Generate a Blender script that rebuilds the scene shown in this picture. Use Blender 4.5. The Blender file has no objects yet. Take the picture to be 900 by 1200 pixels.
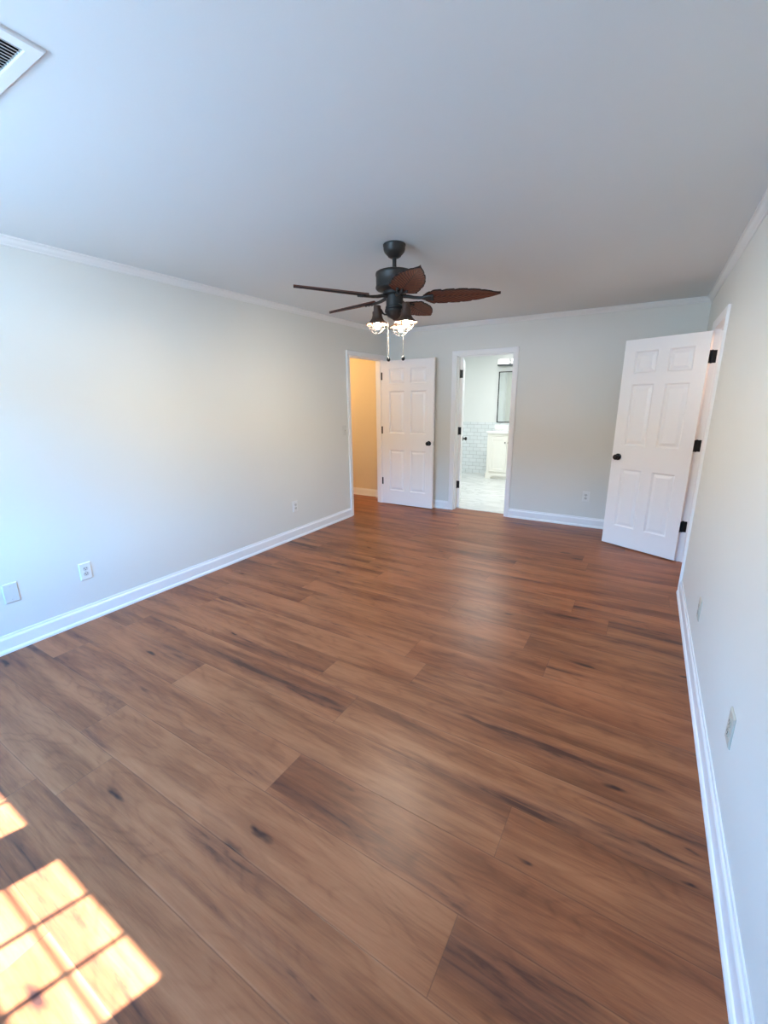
import bpy, bmesh, math, random
from mathutils import Vector, Matrix
C = bpy.context.scene.collection
S = bpy.context.scene
random.seed(7)
PI = math.pi

# ------------------------------------------------------------------ camera
F_PX, YAW, PITCH, ROLL = 500.757, 0.548054, 0.256941, -0.0117553
CAM = Vector((3.27902, -5.49477, 1.51274))
W, H, YN = 3.657, 2.44, -6.25            # room width, ceiling height, inner face of the window wall
fw = Vector((-math.sin(YAW)*math.cos(PITCH), math.cos(YAW)*math.cos(PITCH), -math.sin(PITCH)))
r0 = Vector((math.cos(YAW), math.sin(YAW), 0)); u0 = r0.cross(fw)
cr, sr = math.cos(ROLL), math.sin(ROLL)
rt, up = cr*r0 + sr*u0, -sr*r0 + cr*u0
cam = bpy.data.cameras.new('camera'); cam.sensor_fit = 'HORIZONTAL'; cam.sensor_width = 36; cam.lens = F_PX/900*36
cam.clip_start = .02
co = bpy.data.objects.new('camera', cam); C.objects.link(co); S.camera = co
co.matrix_world = Matrix(((rt.x, up.x, -fw.x, CAM.x), (rt.y, up.y, -fw.y, CAM.y), (rt.z, up.z, -fw.z, CAM.z), (0, 0, 0, 1)))

# ------------------------------------------------------------------ light
SKY_UP, SKY_MID, SKY_LOW = (.07, .37, 1.0), (.09, .42, 1.0), (.15, .50, 1.0)
TREES, GROUND_FILL = (.36, .52, .52), (.34, .57, .82)
SKY_STRENGTH, TREE_STRENGTH, GROUND_FILL_STRENGTH = 82.0, 8.0, 40.0
SUN_STRENGTH = 56.0
BULB, HALL_W, BATH_W, VANITY_GLOW, CLOSET_W = 2250.0, 26.0, 38.0, 1.2, 12.0
EXPOSURE = 0.06
wd = bpy.data.worlds.new('sky'); S.world = wd; wd.use_nodes = True
nt = wd.node_tree; nt.nodes.clear()
def wn(t, **k):
    n = nt.nodes.new(t)
    for a, b in k.items(): setattr(n, a, b)
    return n
tc = wn('ShaderNodeTexCoord'); sx = wn('ShaderNodeSeparateXYZ'); nt.links.new(tc.outputs['Generated'], sx.inputs[0])
rm = wn('ShaderNodeValToRGB'); mr = wn('ShaderNodeMapRange'); mr.inputs['From Min'].default_value = -1; mr.inputs['From Max'].default_value = 1
nt.links.new(sx.outputs['Z'], mr.inputs['Value']); nt.links.new(mr.outputs[0], rm.inputs['Fac'])
def world_col(c, k): return (*[q*k/SKY_STRENGTH for q in c], 1)
els = rm.color_ramp.elements
els[0].position = .0; els[0].color = world_col(GROUND_FILL, GROUND_FILL_STRENGTH)        # unseen ground, tinted blue and strengthened to light the ceiling
els[1].position = 1.0; els[1].color = (*SKY_UP, 1)
for pos, col in ((.485, world_col(GROUND_FILL, GROUND_FILL_STRENGTH)), (.505, world_col(TREES, TREE_STRENGTH)), (.575, world_col(TREES, TREE_STRENGTH)), (.605, (*SKY_LOW, 1)), (.72, (*SKY_MID, 1))):
    e = els.new(pos); e.color = col
bgn = wn('ShaderNodeBackground'); bgn.inputs['Strength'].default_value = SKY_STRENGTH
nt.links.new(rm.outputs[0], bgn.inputs['Color'])
ow = wn('ShaderNodeOutputWorld'); nt.links.new(bgn.outputs[0], ow.inputs[0])

SUN_DIR = Vector((.05, .147, -.24)).normalized()
sl = bpy.data.lights.new('sun', 'SUN'); sl.energy = SUN_STRENGTH; sl.angle = math.radians(.55); sl.color = (.90, .96, 1.0)
so = bpy.data.objects.new('sun', sl); C.objects.link(so); so.rotation_euler = SUN_DIR.to_track_quat('-Z', 'Y').to_euler(); so.location = (1, -9, 6)

WINS = [(.470, 1.100), (1.315, 1.942)]      # clear glass spans
WZ0, WZ1, WYG = 1.04, 2.0, -6.34
for a, b in WINS:
    l = bpy.data.lights.new('window_portal', 'AREA'); l.shape = 'RECTANGLE'; l.size = b-a+.04; l.size_y = WZ1-WZ0+.04
    l.cycles.is_portal = True
    o = bpy.data.objects.new('window_portal', l); C.objects.link(o); o.location = ((a+b)/2, -6.375, (WZ0+WZ1)/2); o.rotation_euler = (PI/2, 0, 0)
def lamp(name, typ, loc, energy, color, size=.1, rot=None):
    l = bpy.data.lights.new(name, typ); l.energy = energy; l.color = color
    if typ == 'AREA': l.size = size
    else: l.shadow_soft_size = size
    o = bpy.data.objects.new(name, l); C.objects.link(o); o.location = loc
    if rot: o.rotation_euler = rot
    return o
lamp('hall_ceiling_lamp', 'POINT', (-1.15, -.75, 2.2), HALL_W, (1, .66, .30), .12)
lamp('bathroom_fill_light', 'AREA', (1.15, 1.45, 2.42), BATH_W, (.97, 1, .98), .7)  # added unseen fill, brightens the bathroom beyond its vanity light
lamp('closet_ceiling_lamp', 'POINT', (4.25, -1.0, 2.25), CLOSET_W, (1, .66, .52), .1)

v = S.view_settings; S.display_settings.display_device = 'sRGB'
v.view_transform = 'Standard'; v.look = 'None'; v.gamma = 1; v.use_curve_mapping = False; v.exposure = EXPOSURE
cy = S.cycles; cy.use_denoising = True; cy.max_bounces = 14; cy.diffuse_bounces = 8; cy.glossy_bounces = 5; cy.transparent_max_bounces = 12
cy.sample_clamp_indirect = 12; cy.caustics_reflective = False; cy.caustics_refractive = False

# ------------------------------------------------------------------ materials
def mat(name, col, rough=.5, metal=0., spec=.5, emit=None, estr=0.):
    m = bpy.data.materials.new(name); m.use_nodes = True; b = m.node_tree.nodes['Principled BSDF']
    b.inputs['Base Color'].default_value = (*col, 1); b.inputs['Roughness'].default_value = rough; b.inputs['Metallic'].default_value = metal
    b.inputs['Specular IOR Level'].default_value = spec
    if emit: b.inputs['Emission Color'].default_value = (*emit, 1); b.inputs['Emission Strength'].default_value = estr
    return m
class NT:
    """a few shorthands for building node trees"""
    def __init__(s, m): s.t = m.node_tree; s.b = s.t.nodes['Principled BSDF']
    def n(s, t, **k):
        x = s.t.nodes.new(t)
        for a, b in k.items(): setattr(x, a, b)
        return x
    def l(s, a, b): s.t.links.new(a, b)
    def math(s, op, a, b=None, c=None, clamp=False):
        x = s.n('ShaderNodeMath', operation=op, use_clamp=clamp)
        for i, q in enumerate((a, b, c)):
            if q is None: continue
            if isinstance(q, (int, float)): x.inputs[i].default_value = q
            else: s.l(q, x.inputs[i])
        return x.outputs[0]
    def vec(s, src, sc, off=(0, 0, 0)):
        x = s.n('ShaderNodeMapping'); s.l(src, x.inputs['Vector']); x.inputs['Scale'].default_value = sc; x.inputs['Location'].default_value = off
        return x.outputs[0]
    def noise(s, v, scale=1, detail=3, rough=.55, dist=0.):
        x = s.n('ShaderNodeTexNoise'); s.l(v, x.inputs['Vector']); x.inputs['Scale'].default_value = scale; x.inputs['Detail'].default_value = detail
        x.inputs['Roughness'].default_value = rough; x.inputs['Distortion'].default_value = dist
        return x.outputs['Fac']
    def ramp(s, f, stops):
        x = s.n('ShaderNodeValToRGB'); s.l(f, x.inputs[0]); e = x.color_ramp.elements
        e[0].position, e[0].color = stops[0][0], (*stops[0][1], 1); e[1].position, e[1].color = stops[-1][0], (*stops[-1][1], 1)
        for p, c in stops[1:-1]: q = e.new(p); q.color = (*c, 1)
        return x.outputs[0]
    def mix(s, f, a, b, mode='MIX'):
        x = s.n('ShaderNodeMix', data_type='RGBA', blend_type=mode)
        for i, q in ((0, f), (6, a), (7, b)):
            if isinstance(q, (int, float)): x.inputs[i].default_value = q
            elif isinstance(q, tuple): x.inputs[i].default_value = (*q, 1)
            else: s.l(q, x.inputs[i])
        return x.outputs[2]
    def bump(s, h, strength=.1, dist=.01):
        x = s.n('ShaderNodeBump'); x.inputs['Strength'].default_value = strength; x.inputs['Distance'].default_value = dist
        s.l(h, x.inputs['Height']); s.l(x.outputs[0], s.b.inputs['Normal'])

def paint(name, col, rough, bump=.05):
    m = mat(name, col, rough); k = NT(m); tc = k.n('ShaderNodeTexCoord')
    n = k.noise(tc.outputs['Object'], 160, 3); k.bump(n, bump, .002)
    n2 = k.noise(tc.outputs['Object'], 1.3, 2)
    k.l(k.mix(n2, tuple(c*.985 for c in col), tuple(min(1, c*1.01) for c in col)), k.b.inputs['Base Color'])
    return m
M_WALL = paint('wall_paint', (.74, .74, .695), .55)
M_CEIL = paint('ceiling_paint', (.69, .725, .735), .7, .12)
M_TRIM = paint('trim_paint', (.87, .87, .87), .30, .01)
M_CROWN = paint('crown_paint', (.80, .80, .78), .40, .01)
M_DOOR = paint('door_paint', (.87, .87, .875), .33, .01)
M_BATHWALL = paint('bath_wall_paint', (.80, .82, .81), .5)
M_HALL = paint('hall_wall_paint', (.76, .66, .50), .6)
M_BLACK = mat('black_hardware', (.006, .006, .007), .38, .3)
M_BRONZE = mat('dark_bronze', (.045, .038, .033), .45, .5)
M_STEEL = mat('steel', (.62, .62, .60), .3, 1)
M_PLATE = mat('white_plastic', (.80, .80, .77), .35)
M_ALMOND = mat('grey_white_plastic', (.66, .66, .62), .4)
M_IVORY = mat('ivory_plastic', (.52, .48, .40), .4)
M_SLOT = mat('slot_dark', (.02, .02, .02), .6)
M_RECEP = mat('receptacle_plastic', (.62, .62, .58), .45)
M_VENT = mat('vent_enamel', (.78, .80, .80), .4)
M_DUCT = mat('duct_dark', (.015, .016, .018), .8)
M_VANITY = mat('vanity_paint', (.84, .83, .77), .35)
M_COUNTER = mat('counter_white', (.88, .88, .87), .15)
M_CHROME = mat('brushed_chrome', (.45, .46, .47), .25, 1)
M_TRAY = mat('dark_chrome', (.16, .17, .18), .3, .8)
M_MIRROR = mat('mirror_silver', (.86, .90, .90), .02, 1)
M_MFRAME = mat('mirror_frame_black', (.03, .03, .033), .4, .4)
M_SHADEGLOW = mat('frosted_glass_lit', (.9, .9, .9), .4, emit=(1, .98, .94), estr=VANITY_GLOW)
M_SHADE = mat('rust_brown_metal', (.085, .042, .026), .5, .3)
M_CAGE = mat('dark_wire', (.008, .006, .005), .6, 0, .1)
M_BULB = mat('lit_bulb', (1, .9, .7), .4, emit=(1, .90, .74), estr=BULB)
M_CHAIN = mat('brass_chain', (.20, .17, .13), .5, .3)
M_WINFRAME = mat('window_frame_white', (.82, .82, .80), .4)

def thin_glass(name, f=.06):
    m = bpy.data.materials.new(name); m.use_nodes = True; t = m.node_tree; t.nodes.clear()
    a = t.nodes.new('ShaderNodeBsdfTransparent'); b = t.nodes.new('ShaderNodeBsdfGlossy'); b.inputs['Roughness'].default_value = .03
    x = t.nodes.new('ShaderNodeMixShader'); x.inputs[0].default_value = f; o = t.nodes.new('ShaderNodeOutputMaterial')
    t.links.new(a.outputs[0], x.inputs[1]); t.links.new(b.outputs[0], x.inputs[2]); t.links.new(x.outputs[0], o.inputs[0]); return m
M_GLASS = thin_glass('window_glass'); M_GLOBE = thin_glass('clear_globe', .006)

def wood_floor():
    m = mat('laminate_plank', (.3, .15, .08), .36); k = NT(m)
    uv = k.n('ShaderNodeUVMap', uv_map='grain').outputs[0]          # metres, shifted at random per plank
    lo = k.n('ShaderNodeUVMap', uv_map='local').outputs[0]          # 0..1 within the plank
    at = k.n('ShaderNodeAttribute', attribute_name='plank').outputs['Color']
    sp = k.n('ShaderNodeSeparateColor'); k.l(at, sp.inputs[0])
    # tone drifts along the plank, fine pores, cathedral figure
    big = k.noise(k.vec(uv, (.8, 7, 1)), 1, 4, .55, .3)
    mid = k.noise(k.vec(uv, (2.2, 30, 1), (3, 1, 0)), 1, 5, .62, .25)
    fine = k.noise(k.vec(uv, (9, 170, 1)), 1, 4, .7)
    warp = k.noise(k.vec(uv, (1.0, 4.5, 1), (7, 2, 0)), 1, 2, .5)
    sxy = k.n('ShaderNodeSeparateXYZ'); k.l(uv, sxy.inputs[0])
    ph = k.math('ADD', k.math('MULTIPLY', sxy.outputs['Y'], 30), k.math('MULTIPLY', warp, 95))
    rings = k.math('POWER', k.math('MULTIPLY_ADD', k.math('SINE', ph), .5, .5), 5)
    f = k.math('MULTIPLY_ADD', big, .70, k.math('MULTIPLY', mid, .30))
    f = k.math('ADD', f, k.math('MULTIPLY_ADD', fine, .24, -.12))
    f = k.math('ADD', f, k.math('MULTIPLY', rings, -.045))
    f = k.math('ADD', f, k.math('MULTIPLY_ADD', sp.outputs['Red'], .06, -.03))
    col = k.ramp(f, [(.32, WOOD[0]), (.44, WOOD[1]), (.54, WOOD[2]), (.70, WOOD[3])])
    # darker heartwood patches with ragged edges
    hw0 = k.noise(k.vec(uv, (.62, 6.5, 1), (5, 8, 0)), 1, 3, .5, .5)
    rag = k.noise(k.vec(uv, (5, 42, 1), (2, 4, 0)), 1, 4, .6, .4)
    hw = k.math('MULTIPLY', k.math('SUBTRACT', k.math('ADD', hw0, k.math('MULTIPLY_ADD', rag, .34, -.17)), .525), 6.5, clamp=True)
    col = k.mix(k.math('MULTIPLY', hw, .62), col, (.120, .041, .025))
    core = k.math('MULTIPLY', k.math('SUBTRACT', k.math('ADD', hw0, k.math('MULTIPLY_ADD', rag, .56, -.28)), .655), 10, clamp=True)
    col = k.mix(k.math('MULTIPLY', core, .75), col, (.060, .022, .015))
    tint = k.mix(sp.outputs['Green'], (1.0, .97, .95), (.95, 1.0, 1.0)); col = k.mix(1.0, col, tint, 'MULTIPLY')
    # knots and mineral streaks
    vo = k.n('ShaderNodeTexVoronoi'); wv = k.n('ShaderNodeVectorMath', operation='ADD')
    nz = k.n('ShaderNodeTexNoise'); k.l(k.vec(uv, (8, 24, 1)), nz.inputs['Vector']); nz.inputs['Scale'].default_value = 1
    sc = k.n('ShaderNodeVectorMath', operation='SCALE'); k.l(nz.outputs['Color'], sc.inputs[0]); sc.inputs['Scale'].default_value = .30
    k.l(k.vec(uv, (1.9, 8.0, 1)), wv.inputs[0]); k.l(sc.outputs[0], wv.inputs[1]); k.l(wv.outputs[0], vo.inputs['Vector']); vo.inputs['Scale'].default_value = 1
    vc = k.n('ShaderNodeSeparateColor'); k.l(vo.outputs['Color'], vc.inputs[0])
    has = k.math('GREATER_THAN', vc.outputs['Red'], .42)
    rad = k.math('MULTIPLY_ADD', vc.outputs['Green'], .12, .05)
    kn = k.math('MULTIPLY', k.math('SMOOTH_MIN', k.math('MAXIMUM', k.math('SUBTRACT', 1, k.math('DIVIDE', vo.outputs['Distance'], rad)), 0), 1, .2), has, clamp=True)
    halo = k.math('MULTIPLY', k.math('MAXIMUM', k.math('SUBTRACT', 1, k.math('DIVIDE', vo.outputs['Distance'], k.math('MULTIPLY', rad, 3.6))), 0), has, clamp=True)
    col = k.mix(k.math('MULTIPLY', halo, .55), col, WOOD[0])
    col = k.mix(k.math('MULTIPLY', kn, 1.5, clamp=True), col, (.045, .018, .014))
    # thin mineral streak lines
    st = k.noise(k.vec(uv, (3.2, 75, 1), (1, 9, 0)), 1, 2, .5, .2)
    st = k.math('MULTIPLY', k.math('SUBTRACT', st, .70), 7, clamp=True)
    col = k.mix(k.math('MULTIPLY', st, .5), col, (.07, .03, .02))
    # seams
    ls = k.n('ShaderNodeSeparateXYZ'); k.l(lo, ls.inputs[0])
    ex = k.math('MULTIPLY', k.math('SUBTRACT', .5, k.math('ABSOLUTE', k.math('SUBTRACT', ls.outputs['X'], .5))), 1.82)
    ey = k.math('MULTIPLY', k.math('SUBTRACT', .5, k.math('ABSOLUTE', k.math('SUBTRACT', ls.outputs['Y'], .5))), .22)
    ed = k.math('MINIMUM', ex, ey)
    seam = k.math('SUBTRACT', 1, k.math('DIVIDE', ed, .0022), clamp=True)
    col = k.mix(k.math('MULTIPLY', seam, .5), col, (.06, .024, .015))
    bev = k.math('SUBTRACT', 1, k.math('DIVIDE', k.math('ABSOLUTE', k.math('SUBTRACT', ey, .0042)), .0028), clamp=True)
    col = k.mix(k.math('MULTIPLY', bev, k.math('MULTIPLY', k.math('MULTIPLY_ADD', big, 4, -1.75, True), .12)), col, (.62, .36, .22))  # pale line painted along the long seams as a bevel highlight
    k.l(col, k.b.inputs['Base Color'])
    k.l(k.math('MULTIPLY_ADD', mid, .12, .30), k.b.inputs['Roughness'])
    h = k.math('ADD', k.math('MULTIPLY', fine, .35), k.math('MULTIPLY', seam, -1.6)); k.bump(h, .22, .0015)
    k.b.inputs['Specular IOR Level'].default_value = .27
    return m
WOOD = [(.165, .052, .022), (.258, .086, .035), (.342, .120, .049), (.43, .162, .070)]
M_FLOOR = wood_floor()

def tile_mat():
    m = mat('subway_tile', (.78, .82, .83), .12); k = NT(m); tc = k.n('ShaderNodeTexCoord')
    mp = k.n('ShaderNodeMapping'); k.l(tc.outputs['Object'], mp.inputs[0]); mp.inputs['Rotation'].default_value = (-PI/2, 0, 0)
    b = k.n('ShaderNodeTexBrick'); k.l(mp.outputs[0], b.inputs['Vector']); b.inputs['Scale'].default_value = 1
    b.inputs['Brick Width'].default_value = .152; b.inputs['Row Height'].default_value = .077; b.inputs['Mortar Size'].default_value = .0035
    b.inputs['Color1'].default_value = (.80, .84, .86, 1); b.inputs['Color2'].default_value = (.74, .79, .81, 1); b.inputs['Mortar'].default_value = (.52, .55, .56, 1)
    k.l(b.outputs['Color'], k.b.inputs['Base Color']); k.bump(k.math('SUBTRACT', 1, b.outputs['Fac']), .4, .002); return m
def marble_mat():
    m = mat('marble_floor_tile', (.8, .8, .8), .22); k = NT(m); tc = k.n('ShaderNodeTexCoord')
    n = k.noise(k.vec(tc.outputs['Object'], (1.1, 2.6, 1)), 1.3, 5, .55, 1.6)
    vein = k.math('SUBTRACT', 1, k.math('MULTIPLY', k.math('ABSOLUTE', k.math('SUBTRACT', n, .5)), 16), clamp=True)
    cloud = k.noise(k.vec(tc.outputs['Object'], (1.5, 3, 1), (4, 2, 0)), 1.2, 3)
    col = k.mix(k.math('MULTIPLY', vein, .55), k.ramp(cloud, [(.3, (.69, .70, .69)), (.6, (.77, .78, .77))]), (.50, .51, .50))
    b = k.n('ShaderNodeTexBrick'); k.l(tc.outputs['Object'], b.inputs['Vector']); b.inputs['Scale'].default_value = 1
    b.inputs['Brick Width'].default_value = .61; b.inputs['Row Height'].default_value = .305; b.inputs['Mortar Size'].default_value = .003
    k.l(k.mix(b.outputs['Fac'], col, (.62, .63, .62)), k.b.inputs['Base Color']); return m
M_TILE, M_MARBLE = tile_mat(), marble_mat()

def blade_mat():
    m = mat('carved_palm_blade', (.14, .05, .025), .62, 0, .25); k = NT(m)
    uv = k.n('ShaderNodeUVMap', uv_map='leaf').outputs[0]            # x metres along, y -1..1 across
    s = k.n('ShaderNodeSeparateXYZ'); k.l(uv, s.inputs[0])
    av = k.math('ABSOLUTE', s.outputs['Y'])
    vein = k.math('MULTIPLY_ADD', k.math('SINE', k.math('ADD', k.math('MULTIPLY', s.outputs['X'], 190), k.math('MULTIPLY', av, -22))), .5, .5)
    n = k.noise(k.vec(uv, (14, 9, 1)), 1, 4, .6)
    f = k.math('ADD', k.math('MULTIPLY', vein, .45), k.math('MULTIPLY', n, .6))
    col = k.ramp(f, [(.2, (.045, .014, .009)), (.55, (.125, .034, .016)), (.85, (.235, .075, .032))])
    edge = k.math('MULTIPLY', k.math('SUBTRACT', av, .86), 8, clamp=True)
    rib = k.math('SUBTRACT', 1, k.math('MULTIPLY', av, 14), clamp=True)
    col = k.mix(k.math('MAXIMUM', edge, k.math('MULTIPLY', rib, .8)), col, (.022, .012, .010))
    k.l(col, k.b.inputs['Base Color']); k.bump(vein, .5, .003); return m
M_BLADE = blade_mat()

# ------------------------------------------------------------------ mesh helpers
def link_mesh(name, bm, m, parent=None, smooth=False):
    me = bpy.data.meshes.new(name); bmesh.ops.recalc_face_normals(bm, faces=bm.faces[:]); bm.to_mesh(me); bm.free(); me.materials.append(m)
    if smooth:
        for p in me.polygons: p.use_smooth = True
        try: me.set_sharp_from_angle(angle=math.radians(38))
        except Exception: pass
    o = bpy.data.objects.new(name, me); C.objects.link(o)
    if parent is not None: o.parent = parent
    return o
def box(bm, a, b, bev=0., seg=1):
    vs = [bm.verts.new((x, y, z)) for x in (a[0], b[0]) for y in (a[1], b[1]) for z in (a[2], b[2])]
    fs = [(0, 1, 3, 2), (4, 6, 7, 5), (0, 4, 5, 1), (2, 3, 7, 6), (0, 2, 6, 4), (1, 5, 7, 3)]
    F = [bm.faces.new([vs[i] for i in f]) for f in fs]
    if bev:
        es = list({e for f in F for e in f.edges}); bmesh.ops.bevel(bm, geom=es, offset=bev, segments=seg, affect='EDGES', profile=.5)
    return vs
def lathe(bm, prof, n=32, M=None, cap=True):
    """prof: (radius, z) from top to bottom"""
    rings = []
    for r, z in prof:
        ring = []
        for i in range(n):
            a = 2*PI*i/n; p = Vector((r*math.cos(a), r*math.sin(a), z)); ring.append(bm.verts.new(M @ p if M else p))
        rings.append(ring)
    for a, b in zip(rings, rings[1:]):
        for i in range(n): bm.faces.new((a[i], a[(i+1) % n], b[(i+1) % n], b[i]))
    if cap:
        if prof[0][0] > 1e-5: bm.faces.new(rings[0])
        if prof[-1][0] > 1e-5: bm.faces.new(rings[-1])
    bmesh.ops.remove_doubles(bm, verts=[v for r in rings for v in r], dist=1e-6)
def tube(bm, pts, r, n=8, closed=False):
    pts = [Vector(p) for p in pts]; rings = []; N = len(pts)
    up_ = Vector((0, 0, 1))
    for i, p in enumerate(pts):
        if closed: t = (pts[(i+1) % N]-pts[i-1]).normalized()
        else: t = (pts[min(i+1, N-1)]-pts[max(i-1, 0)]).normalized()
        a = up_.cross(t)
        if a.length < .05: a = Vector((1, 0, 0)).cross(t)
        a.normalize(); b = t.cross(a); rr = r[i] if isinstance(r, (list, tuple)) else r
        rings.append([bm.verts.new(p + a*rr*math.cos(2*PI*k/n) + b*rr*math.sin(2*PI*k/n)) for k in range(n)])
    seq = list(zip(rings, rings[1:])) + ([(rings[-1], rings[0])] if closed else [])
    for A, B in seq:
        for k in range(n): bm.faces.new((A[k], A[(k+1) % n], B[(k+1) % n], B[k]))
    if not closed: bm.faces.new(rings[0]); bm.faces.new(rings[-1])
def sweep(bm, path, nrm, prof, side=1, closed=False):
    """sweep a profile [(lateral, along nrm)] on a planar path with mitred corners; lateral = side * (nrm x tangent)"""
    P = [Vector(p) for p in path]; n = Vector(nrm).normalized(); N = len(P); rings = []
    for i in range(N):
        ds = []
        if closed or i > 0: ds.append((P[i]-P[i-1]).normalized())
        if closed or i < N-1: ds.append((P[(i+1) % N]-P[i]).normalized())
        ls = [n.cross(d)*side for d in ds]
        if len(ls) == 2: m = (ls[0]+ls[1]).normalized(); m = m/max(.2, m.dot(ls[0]))
        else: m = ls[0]
        rings.append([bm.verts.new(P[i] + m*a + n*b) for a, b in prof])
    k = len(prof)
    for A, B in list(zip(rings, rings[1:])) + ([(rings[-1], rings[0])] if closed else []):
        for j in range(k): bm.faces.new((A[j], A[(j+1) % k], B[(j+1) % k], B[j]))
    if not closed: bm.faces.new(rings[0]); bm.faces.new(rings[-1])
def tag(o, label, cat, group=None, kind=None):
    o['label'] = label; o['category'] = cat
    if group: o['group'] = group
    if kind: o['kind'] = kind
    return o
def empty(name, loc, rz=0.):
    o = bpy.data.objects.new(name, None); o.empty_display_size = .1; o.location = loc; o.rotation_euler = (0, 0, rz); C.objects.link(o); return o
def copy_tree(o, parent=None):
    c = o.copy(); C.objects.link(c)
    if parent is not None: c.parent = parent
    for ch in list(o.children): copy_tree(ch, c)
    return c
def boxes(name, m, lst, label, cat='wall'):
    bm = bmesh.new()
    for a, b in lst: box(bm, a, b)
    return tag(link_mesh(name, bm, m), label, cat, kind='structure')

# ------------------------------------------------------------------ the shell
T = .115; DZ = 2.045
LD = (-.915, -.102)          # left doorway in y
RD = (-1.545, -.813)         # right doorway in y
BD = (1.062, 1.785)          # bathroom doorway in x
J = .018                     # jamb lining

def planks():
    me = bpy.data.meshes.new('floor'); V, Fc, uvg, uvl, cols = [], [], [], [], []
    pw, pl = .22, 1.82; y0 = -4.36 - 10*pw; row = 0
    fixed = {10: 1.19, 9: 2.146, 12: 1.852, 8: 1.147, 13: 2.33}      # rows whose end joints can be read
    rnd = random.Random(11)
    while y0 + row*pw < .21:
        ya, yb = y0+row*pw, min(y0+(row+1)*pw, .21)
        ya = max(ya, YN-T)
        off = fixed.get(row, rnd.random()*pl)
        x = off
        while x > -2.0: x -= pl
        while x < 4.8:
            xa, xb = max(x, -2.0), min(x+pl, 4.8); i = len(V)
            V += [(xa, ya, 0), (xb, ya, 0), (xb, yb, 0), (xa, yb, 0)]; Fc.append((i, i+1, i+2, i+3))
            gx, gy = rnd.random()*60, rnd.random()*60; fl = 1
            va, vb = (ya-(y0+row*pw))/pw, (yb-(y0+row*pw))/pw
            for px, py, vv in ((xa, ya, va), (xb, ya, va), (xb, yb, vb), (xa, yb, vb)):
                uvg.append((gx+px-x, gy+py-ya)); uvl.append(((px-x)/pl, vv))
            cols.append((rnd.random(), rnd.random(), rnd.random(), 1)); x += pl
        row += 1
    me.from_pydata(V, [], Fc); a = me.uv_layers.new(name='grain'); b = me.uv_layers.new(name='local')
    for i in range(len(uvg)): a.data[i].uv = uvg[i]; b.data[i].uv = uvl[i]
    at = me.color_attributes.new('plank', 'FLOAT_COLOR', 'CORNER')
    for i in range(len(uvg)): at.data[i].color = cols[i//4]
    me.materials.append(M_FLOOR); o = bpy.data.objects.new('floor', me); C.objects.link(o)
    s = o.modifiers.new('thick', 'SOLIDIFY'); s.thickness = .05; s.offset = -1
    return tag(o, 'reddish brown wood plank floor of the empty room', 'floor', kind='structure')
planks()
boxes('bathroom_floor', M_MARBLE, [((-.3, .115, -.05), (2.4, 3.1, .004))], 'white grey-veined marble tile floor beyond the back doorway', 'floor')
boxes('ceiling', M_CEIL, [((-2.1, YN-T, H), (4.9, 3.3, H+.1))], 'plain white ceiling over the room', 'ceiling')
boxes('wall_left', M_WALL, [((-T, YN-T, 0), (0, LD[0]-J, H)), ((-T, LD[1]+J, 0), (0, .2, H)), ((-T, LD[0]-J, DZ+J), (0, LD[1]+J, H))], 'long pale left wall lit blue by the windows')
boxes('wall_right', M_WALL, [((W, YN-T, 0), (W+T, RD[0]-J, H)), ((W, RD[1]+J, 0), (W+T, T, H)), ((W, RD[0]-J, DZ+J), (W+T, RD[1]+J, H))], 'pale right wall beside the camera')
boxes('wall_back', M_WALL, [((0, 0, 0), (BD[0]-J, T, H)), ((BD[1]+J, 0, 0), (W, T, H)), ((BD[0]-J, 0, DZ+J), (BD[1]+J, T, H))], 'pale back wall with the bathroom doorway')
FR = .045                    # window frame beyond the glass
wx = [(a-FR, b+FR) for a, b in WINS]
boxes('wall_front', M_WALL, [((0, YN-T, 0), (wx[0][0], YN, H)), ((wx[0][1], YN-T, 0), (wx[1][0], YN, H)), ((wx[1][1], YN-T, 0), (W, YN, H))] +
      [((a, YN-T, 0), (b, YN, WZ0-FR)) for a, b in wx] + [((a, YN-T, WZ1+FR), (b, YN, H)) for a, b in wx], 'window wall behind the camera')
boxes('wall_hall', M_HALL, [((-2.0, .2, 0), (0, .3, H)), ((-2.1, -1.6, 0), (-2.0, .3, H)), ((-2.0, -1.6, 0), (-T, -1.5, H))], 'warm lit hall wall beyond the left doorway')
boxes('wall_bathroom', M_BATHWALL, [((-.4, .3, 0), (-.3, 3.2, H)), ((-.3, 3.1, 0), (2.5, 3.2, H)), ((2.4, T, 0), (2.5, 3.1, H)), ((-.3, .3, 0), (0, .312, H)), ((0, T, 0), (.012, .312, H))], 'white painted bathroom wall above the tile')
boxes('wall_closet', M_WALL, [((4.6, -1.9, 0), (4.7, -.1, H)), ((W+T, -.2, 0), (4.6, -.1, H)), ((W+T, -1.9, 0), (4.6, -1.8, H))], 'closet wall beyond the right doorway')
boxes('wainscot_bathroom', M_TILE, [((-.3, 3.09, 0), (2.4, 3.1, 1.052)), ((-.3, .3, 0), (-.29, 3.09, 1.052))], 'white subway tile on the lower bathroom wall', 'tile wall')

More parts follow.
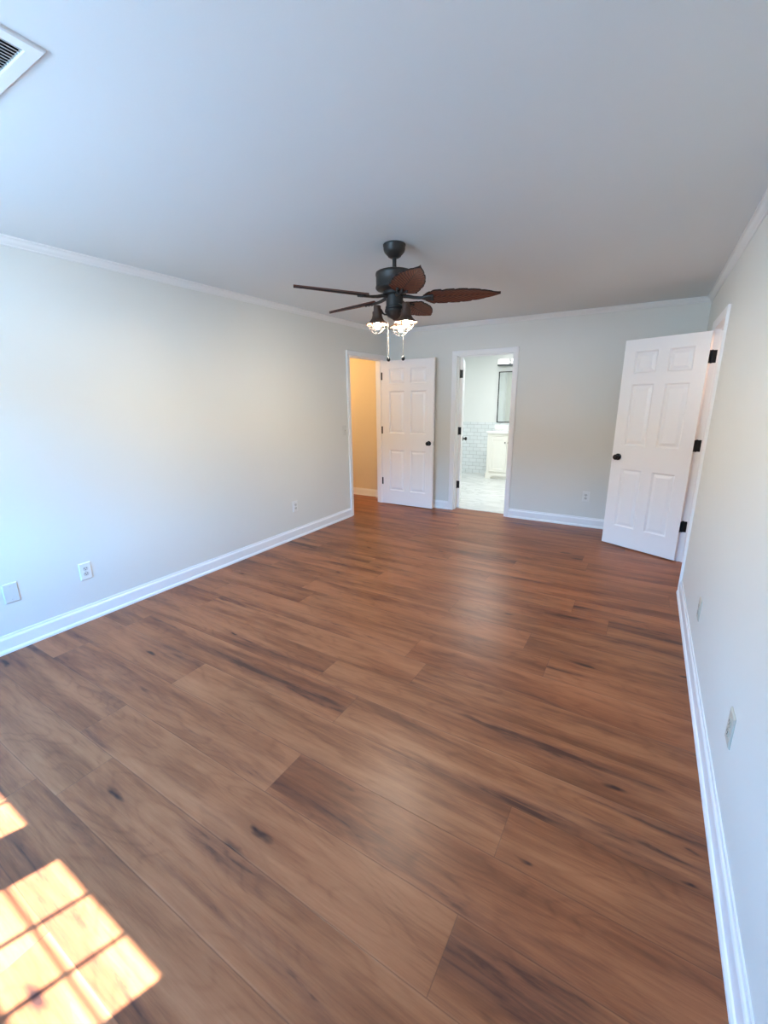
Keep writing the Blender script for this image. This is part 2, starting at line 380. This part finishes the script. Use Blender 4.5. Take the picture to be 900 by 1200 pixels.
# baseboards with shoe moulding
BASE = [(0, 0), (.024, 0), (.023, .012), (.018, .021), (.0135, .024), (.0135, .088), (.011, .096), (.007, .101), (.0055, .115), (0, .115)]
def base(name, segs, label, m=M_TRIM):
    bm = bmesh.new()
    for path, side in segs: sweep(bm, path, (0, 0, 1), BASE, side)
    return tag(link_mesh(name, bm, m), label, 'baseboard', kind='structure')
CW = .064                    # casing width
base('baseboard_left', [([(0, YN, 0), (0, LD[0]-CW, 0)], -1)], 'white baseboard along the left wall')
base('baseboard_right', [([(W, YN, 0), (W, RD[0]-CW, 0)], 1), ([(W, RD[1]+CW, 0), (W, 0, 0)], 1)], 'white baseboard along the right wall')
base('baseboard_back', [([(0, 0, 0), (BD[0]-CW, 0, 0)], -1), ([(BD[1]+CW, 0, 0), (W, 0, 0)], -1)], 'white baseboard along the back wall')
base('baseboard_front', [([(0, YN, 0), (W, YN, 0)], 1)], 'white baseboard along the window wall')
base('baseboard_hall', [([(-2, .2, 0), (-T, .2, 0)], -1)], 'white baseboard in the warm lit hall')
base('baseboard_closet', [([(4.6, -1.8, 0), (4.6, -.2, 0)], 1)], 'white baseboard in the closet')

# crown moulding (lateral into the room, along -z)
CROWN = [(0, 0), (.040, 0), (.040, .009), (.031, .011), (.026, .016), (.020, .027), (.012, .036), (.008, .040), (.008, .046), (.004, .050), (0, .051)]
bm = bmesh.new(); sweep(bm, [(0, YN, H), (0, 0, H), (W, 0, H), (W, YN, H)], (0, 0, -1), CROWN, 1, True)
tag(link_mesh('trim_crown', bm, M_CROWN), 'white crown moulding where the walls meet the ceiling', 'crown moulding', kind='structure')

# door casings with jamb lining and stop
CAS = [(0, 0), (0, .009), (.006, .012), (.018, .012), (.024, .015), (.050, .018), (.060, .018), (CW, .014), (CW, 0)]
def casing(name, axis, a, b, f0, f1, stop, label):
    """axis: 'x' wall runs along x (faces at y=f0 room side, f1 far side)"""
    bm = bmesh.new()
    def pt(s, d, z): return (s, d, z) if axis == 'x' else (d, s, z)
    for f, g in ((f0, f1), (f1, f0)):
        d = 1 if f > g else -1
        n = (0, d, 0) if axis == 'x' else (d, 0, 0)
        path = [pt(a, f, 0), pt(a, f, DZ), pt(b, f, DZ), pt(b, f, 0)]
        t = Vector((0, 0, 1)); lat = Vector(n).cross(t); want = Vector(pt(-1, 0, 0)) if a < b else Vector(pt(1, 0, 0))
        sweep(bm, path, n, CAS, 1 if lat.dot(want) > 0 else -1)
    lo_, hi_ = min(f0, f1), max(f0, f1)
    for s0, s1 in ((a-J, a), (b, b+J)): box(bm, pt(s0, lo_, 0), pt(s1, hi_, DZ+J))
    box(bm, pt(a, lo_, DZ), pt(b, hi_, DZ+J))
    q0, q1 = stop
    for s0, s1 in ((a, a+.011), (b-.011, b)): box(bm, pt(s0, q0, 0), pt(s1, q1, DZ))
    box(bm, pt(a, q0, DZ-.011), pt(b, q1, DZ))
    return tag(link_mesh(name, bm, M_TRIM), label, 'door frame', kind='structure')
casing('trim_1', 'y', LD[0], LD[1], 0, -T, (-.075, -.040), 'white door casing of the hall doorway in the left wall')
casing('trim_2', 'x', BD[0], BD[1], 0, T, (.040, .075), 'white door casing of the bathroom doorway')
casing('trim_3', 'y', RD[0], RD[1], W, W+T, (W+.040, W+.075), 'white door casing of the closet doorway in the right wall')

# ------------------------------------------------------------------ six-panel doors
def door_mesh(w, h=2.022, t=.035):
    bm = bmesh.new(); st, mu = .108, .095; pw_ = (w-2*st-mu)/2
    xs = [0, st, st+pw_, st+pw_+mu, w-st, w]
    zs = [0, .205, .800, 1.035, 1.615, 1.715, 1.915, h]
    for side in (0, 1):
        y = 0 if side == 0 else t; s = 1 if side == 0 else -1
        def v(x, d, z): return bm.verts.new((x, y+s*d, z))
        for i in range(5):
            for j in range(7):
                x0, x1, z0, z1 = xs[i], xs[i+1], zs[j], zs[j+1]
                if i in (1, 3) and j in (1, 3, 5):
                    rings = []
                    for ins, d in ((0, 0), (.004, .004), (.012, .011), (.020, .011), (.046, .0025)):
                        rings.append([v(x0+ins, d, z0+ins), v(x1-ins, d, z0+ins), v(x1-ins, d, z1-ins), v(x0+ins, d, z1-ins)])
                    for A, B in zip(rings, rings[1:]):
                        for q in range(4): bm.faces.new((A[q], A[(q+1) % 4], B[(q+1) % 4], B[q]))
                    bm.faces.new(rings[-1])
                else: bm.faces.new((v(x0, 0, z0), v(x1, 0, z0), v(x1, 0, z1), v(x0, 0, z1)))
    c = [bm.verts.new(p) for p in ((0, 0, 0), (w, 0, 0), (w, t, 0), (0, t, 0), (0, 0, h), (w, 0, h), (w, t, h), (0, t, h))]
    for f in ((0, 1, 2, 3), (4, 5, 6, 7), (0, 3, 7, 4), (1, 2, 6, 5)): bm.faces.new([c[i] for i in f])
    bmesh.ops.remove_doubles(bm, verts=bm.verts[:], dist=1e-5); return bm
def knob_bm(w, z, t, s):
    bm = bmesh.new(); M = Matrix.Translation((w-.062, 0 if s < 0 else t, z)) @ Matrix.Rotation(PI/2 if s < 0 else -PI/2, 4, 'X')
    lathe(bm, [(.0, .066), (.014, .065), (.023, .060), (.027, .051), (.026, .042), (.019, .033), (.011, .027), (.010, .014), (.018, .011), (.031, .008), (.033, .003), (.033, 0)], 24, M); return bm
def make_door(name, w, pin, ang, label, jamb_dir, HZ=(.33, 1.075, 1.82), kz=.915):
    """local frame: pin line at (0, t); the slab runs along +x and its pin-side face is y=t; ang = world heading of the slab"""
    t = .035
    o = link_mesh(name, door_mesh(w), M_DOOR); tag(o, label, 'door', kind='structure')
    # when open the slab lies on the +90deg (clockwise from heading +y) side of the pin; mesh y from -t..0 about the pin
    o.matrix_world = Matrix.Translation((pin[0], pin[1], .012)) @ Matrix.Rotation(ang, 4, 'Z') @ Matrix.Translation((.003, 0, 0)) 
    for s in (-1, 1): link_mesh('knob', knob_bm(w, kz, t, s), M_BLACK, o, True)['label'] = 'round black door knob'
    bm = bmesh.new(); box(bm, (w, t/2-.0125, kz-.028), (w+.0012, t/2+.0125, kz+.028)); box(bm, (w, t/2-.006, kz-.009), (w+.011, t/2+.006, kz+.009), .002)
    link_mesh('latch', bm, M_STEEL, o)['label'] = 'small steel latch'
    jd = Vector((math.cos(jamb_dir-ang), math.sin(jamb_dir-ang), 0))   # direction along the jamb face away from the pin, in door axes
    for z in HZ:
        bm = bmesh.new(); py = 0. if SLAB_PLUS else t
        # leaf on the door edge, knuckle, leaf on the jamb
        box(bm, (-.0022, min(py, t-py)+.001, z-.051), (.0002, max(py, t-py)-.001, z+.051))
        lathe(bm, [(.0065, .054), (.0065, -.054)], 12, Matrix.Translation((-.006, py-(.004 if SLAB_PLUS else -.004), z)))
        a = Vector((-.004, py, 0)); b = a + jd*.040; n = Vector((-jd.y, jd.x, 0))*.0014
        vs = []
        for q in (a-n, a+n, b+n, b-n): vs.append(q)
        lo = [bm.verts.new((q.x, q.y, z-.051)) for q in vs]; hi = [bm.verts.new((q.x, q.y, z+.051)) for q in vs]
        bm.faces.new(lo); bm.faces.new(hi)
        for i in range(4): bm.faces.new((lo[i], lo[(i+1) % 4], hi[(i+1) % 4], hi[i]))
        link_mesh('hinge', bm, M_BLACK, o)['label'] = 'black butt hinge'
    return o
# The slab occupies local y 0..t with the pin line on y=0 or y=t.
SLAB_PLUS = False
t = .035
def pin_shift(pin, ang): return (pin[0] + math.sin(ang)*t, pin[1] - math.cos(ang)*t)   # moves the slab so y=t lies on the pin
make_door('door_1', .795, pin_shift((.006, LD[1]-.003), 0.), math.radians(-.0), 'white six-panel door open flat against the back wall, black knob', PI)
ang = math.radians(154.2)
p = (W+.003, RD[1]-.003)
SLAB_PLUS = True
make_door('door_2', .713, (p[0] - math.sin(ang)*0 , p[1]), ang, 'white six-panel door standing ajar from the right wall, black hinges', 0.)
ang = math.radians(90+19)
SLAB_PLUS = False
make_door('door_3', .700, pin_shift((BD[0]+.003, T+.006), ang), ang, 'white bathroom door swung inward, seen nearly edge-on', -PI/2)
# strike plate lip on the closet jamb
bm = bmesh.new(); box(bm, (W-.004, RD[0]-.0005, .90), (W+.03, RD[0]+.0018, .957)); tag(link_mesh('strike_plate', bm, M_STEEL), 'small steel strike plate on the closet door jamb', 'strike plate')

# ------------------------------------------------------------------ windows behind the camera
def window(i, a, b):
    root = tag(empty('window_%d' % i, ((a+b)/2, WYG, WZ0)), ['white divided-light window nearer the left wall', 'white divided-light window nearer the right wall'][i-1], 'window', kind='structure')
    ox, oz = (a+b)/2, WZ0; w = b-a; h = WZ1-WZ0
    bm = bmesh.new()
    for x0, x1, z0, z1 in ((-w/2-FR, -w/2, -FR, h+FR), (w/2, w/2+FR, -FR, h+FR), (-w/2, w/2, -FR, 0), (-w/2, w/2, h, h+FR)):
        box(bm, (x0, -.02, z0), (x1, .075, z1))
    link_mesh('window_frame', bm, M_WINFRAME, root)
    bm = bmesh.new(); hm = h/2
    for k in (1, 2): x = -w/2+w*k/3; box(bm, (x-.008, -.003, 0), (x+.008, .003, h))
    for z in (hm*.5, hm*1.5): box(bm, (-w/2, -.003, z-.008), (w/2, .003, z+.008))
    box(bm, (-w/2, -.016, hm-.02), (w/2, .016, hm+.02))
    link_mesh('window_sash', bm, M_WINFRAME, root)
    bm = bmesh.new(); box(bm, (-w/2, -.002, 0), (w/2, .002, h)); link_mesh('window_pane', bm, M_GLASS, root)
    bm = bmesh.new(); box(bm, (-w/2-.1, .075, -FR-.025), (w/2+.1, .135, -FR), .004); link_mesh('window_sill', bm, M_TRIM, root)
for i, (a, b) in enumerate(WINS): window(i+1, a, b)

# ------------------------------------------------------------------ ceiling fan
FX, FY = 1.804, -2.919
fan = tag(empty('ceiling_fan', (FX, FY, H)), 'dark bronze ceiling fan with five carved palm-leaf blades and three lit lanterns', 'ceiling fan')
bm = bmesh.new(); lathe(bm, [(.066, 0), (.070, -.004), (.070, -.012), (.067, -.016), (.067, -.030), (.062, -.045), (.048, -.060), (.044, -.062), (.040, -.070), (.026, -.078), (.018, -.080), (.0, -.080)], 40); link_mesh('canopy', bm, M_BRONZE, fan, True)
bm = bmesh.new(); lathe(bm, [(.0125, -.075), (.0125, -.140), (.020, -.143), (.022, -.156), (.022, -.160)], 24); link_mesh('downrod', bm, M_BRONZE, fan, True)
bm = bmesh.new(); lathe(bm, [(.030, -.148), (.060, -.151), (.108, -.155), (.117, -.160), (.119, -.168), (.119, -.176), (.116, -.180), (.116, -.236), (.119, -.240), (.119, -.250), (.112, -.258), (.085, -.264), (.070, -.268)], 48); link_mesh('motor_housing', bm, M_BRONZE, fan, True)
bm = bmesh.new(); lathe(bm, [(.070, -.266), (.074, -.270), (.074, -.284), (.060, -.288), (.054, -.292), (.054, -.352), (.058, -.356), (.058, -.366), (.050, -.370)], 40); link_mesh('switch_housing', bm, M_BRONZE, fan, True)
bm = bmesh.new(); lathe(bm, [(.050, -.368), (.062, -.372), (.063, -.386), (.056, -.394), (.050, -.408), (.034, -.420), (.016, -.428), (.008, -.436), (0, -.437)], 40); link_mesh('light_fitter', bm, M_BRONZE, fan, True)

def blade_bm():
    bm = bmesh.new(); uvl = bm.loops.layers.uv.new('leaf'); R0, R1 = .180, .655; nu, nv = 60, 10
    def halfw(s, sd):
        # s 0..1 from root to tip, lobed palm outline
        env = .088*min(1, (s/.14))**.5*max(0, 1-max(0, (s-.42)/.58)**1.9)**.9
        k = s*6.2 + (0 if sd > 0 else .45); fr = k-math.floor(k)
        return max(.0015, env*(1 - (.10 if .08 < s < .97 else 0)*max(0, (1-fr*3.2)) ) + .004*(fr-.5)*(1-s))
    top, bot = [], []
    for i in range(nu+1):
        s = i/nu; x = R0+(R1-R0)*s; rt_, rb_ = [], []
        for j in range(nv+1):
            q = -1+2*j/nv; y = q*halfw(s, 1 if q > 0 else -1)
            camber = -.010*abs(q)**1.5*(1-s*.5) + .0015
            th = .0035+.0035*(1-abs(q))
            rt_.append(bm.verts.new((x, y, camber+th))); rb_.append(bm.verts.new((x, y, camber-th-.003*max(0, 1-abs(q)*6))))
        top.append(rt_); bot.append(rb_)
    def face(vs, uvs):
        f = bm.faces.new(vs)
        for l_, u_ in zip(f.loops, uvs): l_[uvl].uv = u_
    for i in range(nu):
        xa, xb = (R1-R0)*i/nu, (R1-R0)*(i+1)/nu
        for j in range(nv):
            qa, qb = -1+2*j/nv, -1+2*(j+1)/nv; uv = [(xa, qa), (xb, qa), (xb, qb), (xa, qb)]
            face((top[i][j], top[i+1][j], top[i+1][j+1], top[i][j+1]), uv); face((bot[i][j], bot[i+1][j], bot[i+1][j+1], bot[i][j+1]), uv)
        for j in (0, nv):
            q = -1 if j == 0 else 1; face((top[i][j], top[i+1][j], bot[i+1][j], bot[i][j]), [(xa, q), (xb, q), (xb, q), (xa, q)])
    for i in (0, nu):
        for j in range(nv): face((top[i][j], top[i][j+1], bot[i][j+1], bot[i][j]), [(0, 1)]*4)
    return bm
PITCHB = math.radians(-12.5)
def iron_bm():
    bm = bmesh.new()
    tube(bm, [(.055, 0, .004), (.09, 0, .001), (.12, .0, -.006), (.16, 0, -.010), (.20, 0, -.010)], [.011, .011, .010, .009, .008], 10)
    for yy in (-.028, 0, .028): tube(bm, [(.165, 0, -.010), (.20, yy*.8, -.012), (.245, yy, -.012)], [.008, .007, .005], 8)
    for yy in (-.028, 0, .028): lathe(bm, [(.0, -.004), (.007, -.005), (.009, -.012), (.006, -.019), (0, -.021)], 10, Matrix.Translation((.238, yy, 0)))
    return bm
BLZ = -.300
proto = link_mesh('blade', blade_bm(), M_BLADE, fan, True); proto['label'] = 'brown carved palm-leaf blade'
iron = link_mesh('blade_iron', iron_bm(), M_BRONZE, proto, True); iron['label'] = 'dark bronze blade bracket'
PH = 23.0
for k in range(5):
    b = proto if k == 0 else copy_tree(proto, fan)
    b.matrix_local = Matrix.Translation((0, 0, BLZ)) @ Matrix.Rotation(math.radians(PH+72*k), 4, 'Z') @ Matrix.Rotation(PITCHB, 4, 'X')

def make_lantern():
    """origin at the top cap"""
    bm = bmesh.new(); lathe(bm, [(.0, .002), (.021, .002), (.023, -.001), (.023, -.028), (.022, -.032), (.030, -.033), (.031, -.038), (.031, -.056), (.035, -.072), (.043, -.085), (.054, -.096), (.072, -.108), (.0725, -.111), (.070, -.1105), (.052, -.100), (.038, -.089), (.029, -.076), (.024, -.058), (0, -.056)], 36)
    sh = link_mesh('lamp_shade', bm, M_SHADE, fan, True); sh['label'] = 'flared bronze lantern shade'
    bm = bmesh.new(); lathe(bm, [(.038, -.096), (.046, -.106), (.049, -.118), (.046, -.132), (.037, -.146), (.022, -.155), (0, -.158)], 28, cap=False); link_mesh('globe', bm, M_GLOBE, sh, True)
    bm = bmesh.new(); lathe(bm, [(0, -.084), (.007, -.086), (.008, -.094), (.014, -.108), (.0165, -.118), (.0155, -.127), (.009, -.135), (0, -.137)], 20); link_mesh('bulb', bm, M_BULB, sh, True)
    bm = bmesh.new()
    for a in (0, PI/2):
        pts = []
        for i in range(17):
            q = PI*i/16; pts.append((.058*math.cos(q)*math.cos(a), .058*math.cos(q)*math.sin(a), -.108-.056*math.sin(q)))
        tube(bm, pts, .0021, 6)
    tube(bm, [(.0535*math.cos(2*PI*i/24), .0535*math.sin(2*PI*i/24), -.130) for i in range(24)], .0018, 6, True)
    link_mesh('wire_cage', bm, M_CAGE, sh, True)
    return sh
lan = make_lantern()
for k, a in enumerate((218.4, -21.6, 98.4)):
    s = lan if k == 0 else copy_tree(lan, fan)
    s.matrix_local = Matrix.Translation((.112*math.cos(math.radians(a)), .112*math.sin(math.radians(a)), -.352))
    ca, sa = math.cos(math.radians(a)), math.sin(math.radians(a))
    bm = bmesh.new(); pr = [(.050, -.402), (.066, -.401), (.076, -.394), (.082, -.382), (.088, -.372), (.096, -.369), (.106, -.372)]
    tube(bm, [(r*ca, r*sa, z) for r, z in pr], .0055, 8); link_mesh('lamp_arm', bm, M_BRONZE, fan, True)
for (x, y) in ((1.778-FX, -.030), (1.887-FX, -.030)):
    bm = bmesh.new()
    sx0, sy0 = (x*.56/abs(x)*.08 if abs(x) > .05 else x), y
    tube(bm, [(sx0, sy0, -.345), (x*1.0, y-.006, -.36), (x, y-.008, -.40), (x, y-.008, -.660)], .0013, 6)
    z = -.372
    while z > -.655: lathe(bm, [(0, .0022), (.0021, 0), (0, -.0022)], 6, Matrix.Translation((x, y-.008, z))); z -= .012
    lathe(bm, [(0, .004), (.003, .003), (.003, -.003), (0, -.004)], 8, Matrix.Translation((x, y-.008, -.50)))
    ch = link_mesh('pull_chain', bm, M_CHAIN, fan, True)
    bm = bmesh.new(); lathe(bm, [(0, .006), (.004, .004), (.009, -.003), (.0115, -.011), (.010, -.019), (.005, -.024), (0, -.025)], 16, Matrix.Translation((x, y-.008, -.662))); link_mesh('pull_knob', bm, M_BLACK, ch, True)['label'] = 'black chain pull'

# ------------------------------------------------------------------ ceiling vent
VX1, VY1 = 1.760, -4.735; VW, VD = .46, .36
vr = tag(empty('ceiling_vent', (VX1-VW/2, VY1-VD/2, H)), 'white louvred air vent set in the ceiling', 'air vent')
bm = bmesh.new(); fwid = .040
O = (VW/2, VD/2); I = (VW/2-fwid, VD/2-fwid)
FP = [(0, 0), (0, .006), (.004, .010), (fwid-.004, .011), (fwid, .009), (fwid, 0)]
sweep(bm, [(-O[0], -O[1], 0), (O[0], -O[1], 0), (O[0], O[1], 0), (-O[0], O[1], 0)], (0, 0, -1), FP, -1, True); link_mesh('vent_frame', bm, M_VENT, vr)
bm = bmesh.new(); box(bm, (-I[0], -I[1], -.002), (I[0], I[1], -.0005)); link_mesh('vent_backing', bm, M_DUCT, vr)
sl_bm = bmesh.new(); box(sl_bm, (-.0058, -I[1], -.0007), (.0058, I[1], .0007))
s0 = link_mesh('slat', sl_bm, M_VENT, vr); n = 27
for k in range(n):
    s = s0 if k == 0 else s0.copy()
    if k: C.objects.link(s)
    s.matrix_local = Matrix.Translation((-I[0]+(k+.5)*2*I[0]/n, 0, -.0065)) @ Matrix.Rotation(math.radians(35), 4, 'Y')

# ------------------------------------------------------------------ wall plates
def plate_bm(w=.078, h=.124):
    bm = bmesh.new(); a = [(w/2, h/2, 0), (w/2, h/2, .0025), (w/2-.006, h/2-.006, .0065), (0, 0, .0065)]
    rings = [[bm.verts.new((sx_*x, -z, sz_*y)) for sx_, sz_ in ((-1, -1), (1, -1), (1, 1), (-1, 1))] for x, y, z in a[:3]]
    for A, B in zip(rings, rings[1:]):
        for q in range(4): bm.faces.new((A[q], A[(q+1) % 4], B[(q+1) % 4], B[q]))
    bm.faces.new(rings[-1]); bm.faces.new(rings[0]); return bm
def screw(z, parent, m): 
    bm = bmesh.new(); lathe(bm, [(.0036, 0), (.0036, .001), (.002, .0016), (0, .0016)], 12, Matrix.Translation((0, -.0064, z)) @ Matrix.Rotation(PI/2, 4, 'X')); link_mesh('screw', bm, m, parent, True)
def outlet(m_plate, m_rec):
    r = link_mesh('wall_outlet', plate_bm(), m_plate)
    for z in (-.0195, .0195):
        bm = bmesh.new(); pts = []
        for i in range(28):
            q = 2*PI*i/28; pts.append((.0172*math.cos(q), max(-.0135, min(.0135, .0172*math.sin(q)))))
        lo = [bm.verts.new((x, -.006, z+y)) for x, y in pts]; hi = [bm.verts.new((x*.97, -.0088, z+y*.97)) for x, y in pts]
        for i in range(28): bm.faces.new((lo[i], lo[(i+1) % 28], hi[(i+1) % 28], hi[i]))
        bm.faces.new(hi); f = link_mesh('receptacle', bm, m_rec, r)
        bm = bmesh.new(); box(bm, (-.0085, -.0092, z-.001), (-.0055, -.0086, z+.0085)); box(bm, (.0055, -.0092, z), (.0085, -.0086, z+.0075))
        lathe(bm, [(.0028, .0), (.0028, .0006)], 10, Matrix.Translation((0, -.0086, z-.0075)) @ Matrix.Rotation(PI/2, 4, 'X')); link_mesh('slot', bm, M_SLOT, f)
    screw(0, r, M_STEEL); return r
GO = 'wall outlets around the room'
o = outlet(M_PLATE, M_RECEP)
o.location = (0, -4.187, .365); o.rotation_euler = (0, 0, PI/2)          # faces +x
tag(o, 'white duplex outlet on the left wall beside the blank plate', 'outlet', GO)
o2 = outlet(M_IVORY, M_IVORY)
for loc, rz, lab in (((0, -2.035, .365), PI/2, 'white duplex outlet low on the left wall near the hall doorway'),
                     ((2.747, 0, .367), 0, 'white duplex outlet on the back wall beside the open right door'),
                     ((W, -3.80, .388), -PI/2, 'white duplex outlet on the right wall nearest the camera'),
                     ((W, -2.69, .345), -PI/2, 'white duplex outlet on the right wall farther along, near the open door')):
    if loc[0] == W and o2 is not None: c = o2; o2 = None; tag(c, lab, 'outlet', GO); ivory = c
    else: c = copy_tree(ivory if loc[0] == W else o)
    c.location = loc; c.rotation_euler = (0, 0, rz); c['label'] = lab
bp = link_mesh('blank_wall_plate', plate_bm(.080, .128), M_ALMOND); bp.location = (0, -4.611, .372); bp.rotation_euler = (0, 0, PI/2)
tag(bp, 'blank grey-white wall plate low on the left wall', 'wall plate'); screw(.042, bp, M_STEEL); screw(-.042, bp, M_STEEL)
sw = link_mesh('light_switch', plate_bm(.072, .118), M_ALMOND); sw.location = (0, -1.062, 1.14); sw.rotation_euler = (0, 0, PI/2)
tag(sw, 'ivory light switch on the left wall beside the hall doorway', 'light switch')
bm = bmesh.new(); box(bm, (-.005, -.016, -.006), (.005, -.006, .008), .0015); link_mesh('toggle', bm, M_IVORY, sw); screw(.030, sw, M_STEEL); screw(-.030, sw, M_STEEL)

# ------------------------------------------------------------------ bathroom things
VXA, VXB, VYF, VYB = .672, 1.432, 2.62, 3.088
vn = tag(empty('bathroom_vanity', ((VXA+VXB)/2, 2.85, .004)), 'off-white bathroom vanity cabinet with panelled doors and white top', 'vanity')
def vb(fn, name, m, parent=None, **k):
    bm = bmesh.new(); fn(bm); bmesh.ops.translate(bm, verts=bm.verts[:], vec=(-(VXA+VXB)/2, -2.85, -.004)); return link_mesh(name, bm, m, parent or vn, **k)
def body(bm):
    box(bm, (VXA, VYF+.018, .10), (VXB, VYB, .872), .003)
    box(bm, (VXA, VYF, .10), (VXA+.055, VYF+.02, .872), .002); box(bm, (VXB-.055, VYF, .10), (VXB, VYF+.02, .872), .002)
    box(bm, (VXA+.055, VYF, .815), (VXB-.055, VYF+.02, .872), .002); box(bm, (VXA+.055, VYF, .10), (VXB-.055, VYF+.02, .135), .002)
vb(body, 'cabinet_body', M_VANITY)
def plinth(bm):
    # bracket feet with a cut-out apron
    x0, x1 = VXA-.012, VXB+.012; P = [(x0, .004), (x0+.10, .004), (x0+.115, .035), (x0+.15, .055), (x1-.15, .055), (x1-.115, .035), (x1-.10, .004), (x1, .004), (x1, .10), (x1-.008, .112), (x0+.008, .112), (x0, .10)]
    a = [bm.verts.new((x, VYF-.014, z)) for x, z in P]; b = [bm.verts.new((x, VYF+.010, z)) for x, z in P]
    bm.faces.new(a); bm.faces.new(b)
    for i in range(len(P)): bm.faces.new((a[i], a[(i+1) % len(P)], b[(i+1) % len(P)], b[i]))
    box(bm, (x0+.02, VYF+.022, .004), (x1-.02, VYF+.036, .10))
    for x in (x0, x1-.022): box(bm, (x, VYF+.010, .004), (x+.022, VYB, .112), .002)
vb(plinth, 'plinth', M_VANITY)
def vdoor(x0, x1):
    def f(bm):
        z0, z1, s = .140, .810, .058
        for a, b, c, d in ((x0, x0+s, z0, z1), (x1-s, x1, z0, z1), (x0+s, x1-s, z0, z0+s), (x0+s, x1-s, z1-s, z1)): box(bm, (a, VYF-.019, c), (b, VYF-.001, d), .0025)
        box(bm, (x0+s-.004, VYF-.010, z0+s-.004), (x1-s+.004, VYF-.003, z1-s+.004))
    return f
mid = (VXA+VXB)/2
for x0, x1, kx in ((VXA+.058, mid-.002, mid-.030), (mid+.002, VXB-.058, mid+.030)):
    d = vb(vdoor(x0, x1), 'cabinet_door', M_VANITY)
    def kn(bm): lathe(bm, [(0, .024), (.010, .023), (.0135, .017), (.010, .011), (.005, .008), (.006, 0)], 16, Matrix.Translation((kx, VYF-.019, .705)) @ Matrix.Rotation(PI/2, 4, 'X'))
    k = vb(kn, 'cabinet_knob', M_BLACK, smooth=True); k.parent = d; k['label'] = 'small black knob'
vb(lambda bm: box(bm, (VXA-.018, VYF-.028, .872), (VXB+.018, VYB+.001, .908), .004, 2), 'countertop', M_COUNTER)
vb(lambda bm: box(bm, (VXA-.012, VYB-.019, .908), (VXB+.018, VYB+.001, 1.010), .003), 'backsplash', M_COUNTER)
mz0, mz1, mx0, mx1 = 1.05, 2.01, .690, 1.37
mr_ = tag(empty('bathroom_mirror', ((mx0+mx1)/2, 3.1, mz0)), 'black framed rectangular mirror above the bathroom vanity', 'mirror')
mw = (mx1-mx0)/2; mh = mz1-mz0
bm = bmesh.new(); sweep(bm, [(-mw, 0, 0), (mw, 0, 0), (mw, 0, mh), (-mw, 0, mh)], (0, -1, 0), [(0, .002), (0, .026), (.004, .028), (.012, .028), (.015, .024), (.015, .002)], 1, True)
link_mesh('mirror_frame', bm, M_MFRAME, mr_)
bm = bmesh.new(); box(bm, (-mw+.002, -.014, .002), (mw-.002, -.003, mh-.002)); link_mesh('mirror_glass', bm, M_MIRROR, mr_)
vl = tag(empty('vanity_light', (1.03, 3.094, 2.16)), 'chrome vanity light bar with frosted glass above the bathroom mirror', 'wall lamp')
bm = bmesh.new(); box(bm, (-.32, -.02, -.035), (.32, 0, .045), .004); link_mesh('backplate', bm, M_CHROME, vl)
bm = bmesh.new(); box(bm, (-.345, -.125, -.055), (.345, -.02, -.022), .004); link_mesh('tray', bm, M_TRAY, vl)
for x in (-.245, 0, .245):
    bm = bmesh.new(); box(bm, (x-.095, -.118, -.021), (x+.095, -.030, .070), .012, 3); link_mesh('glass_shade', bm, M_SHADEGLOW, vl, True)
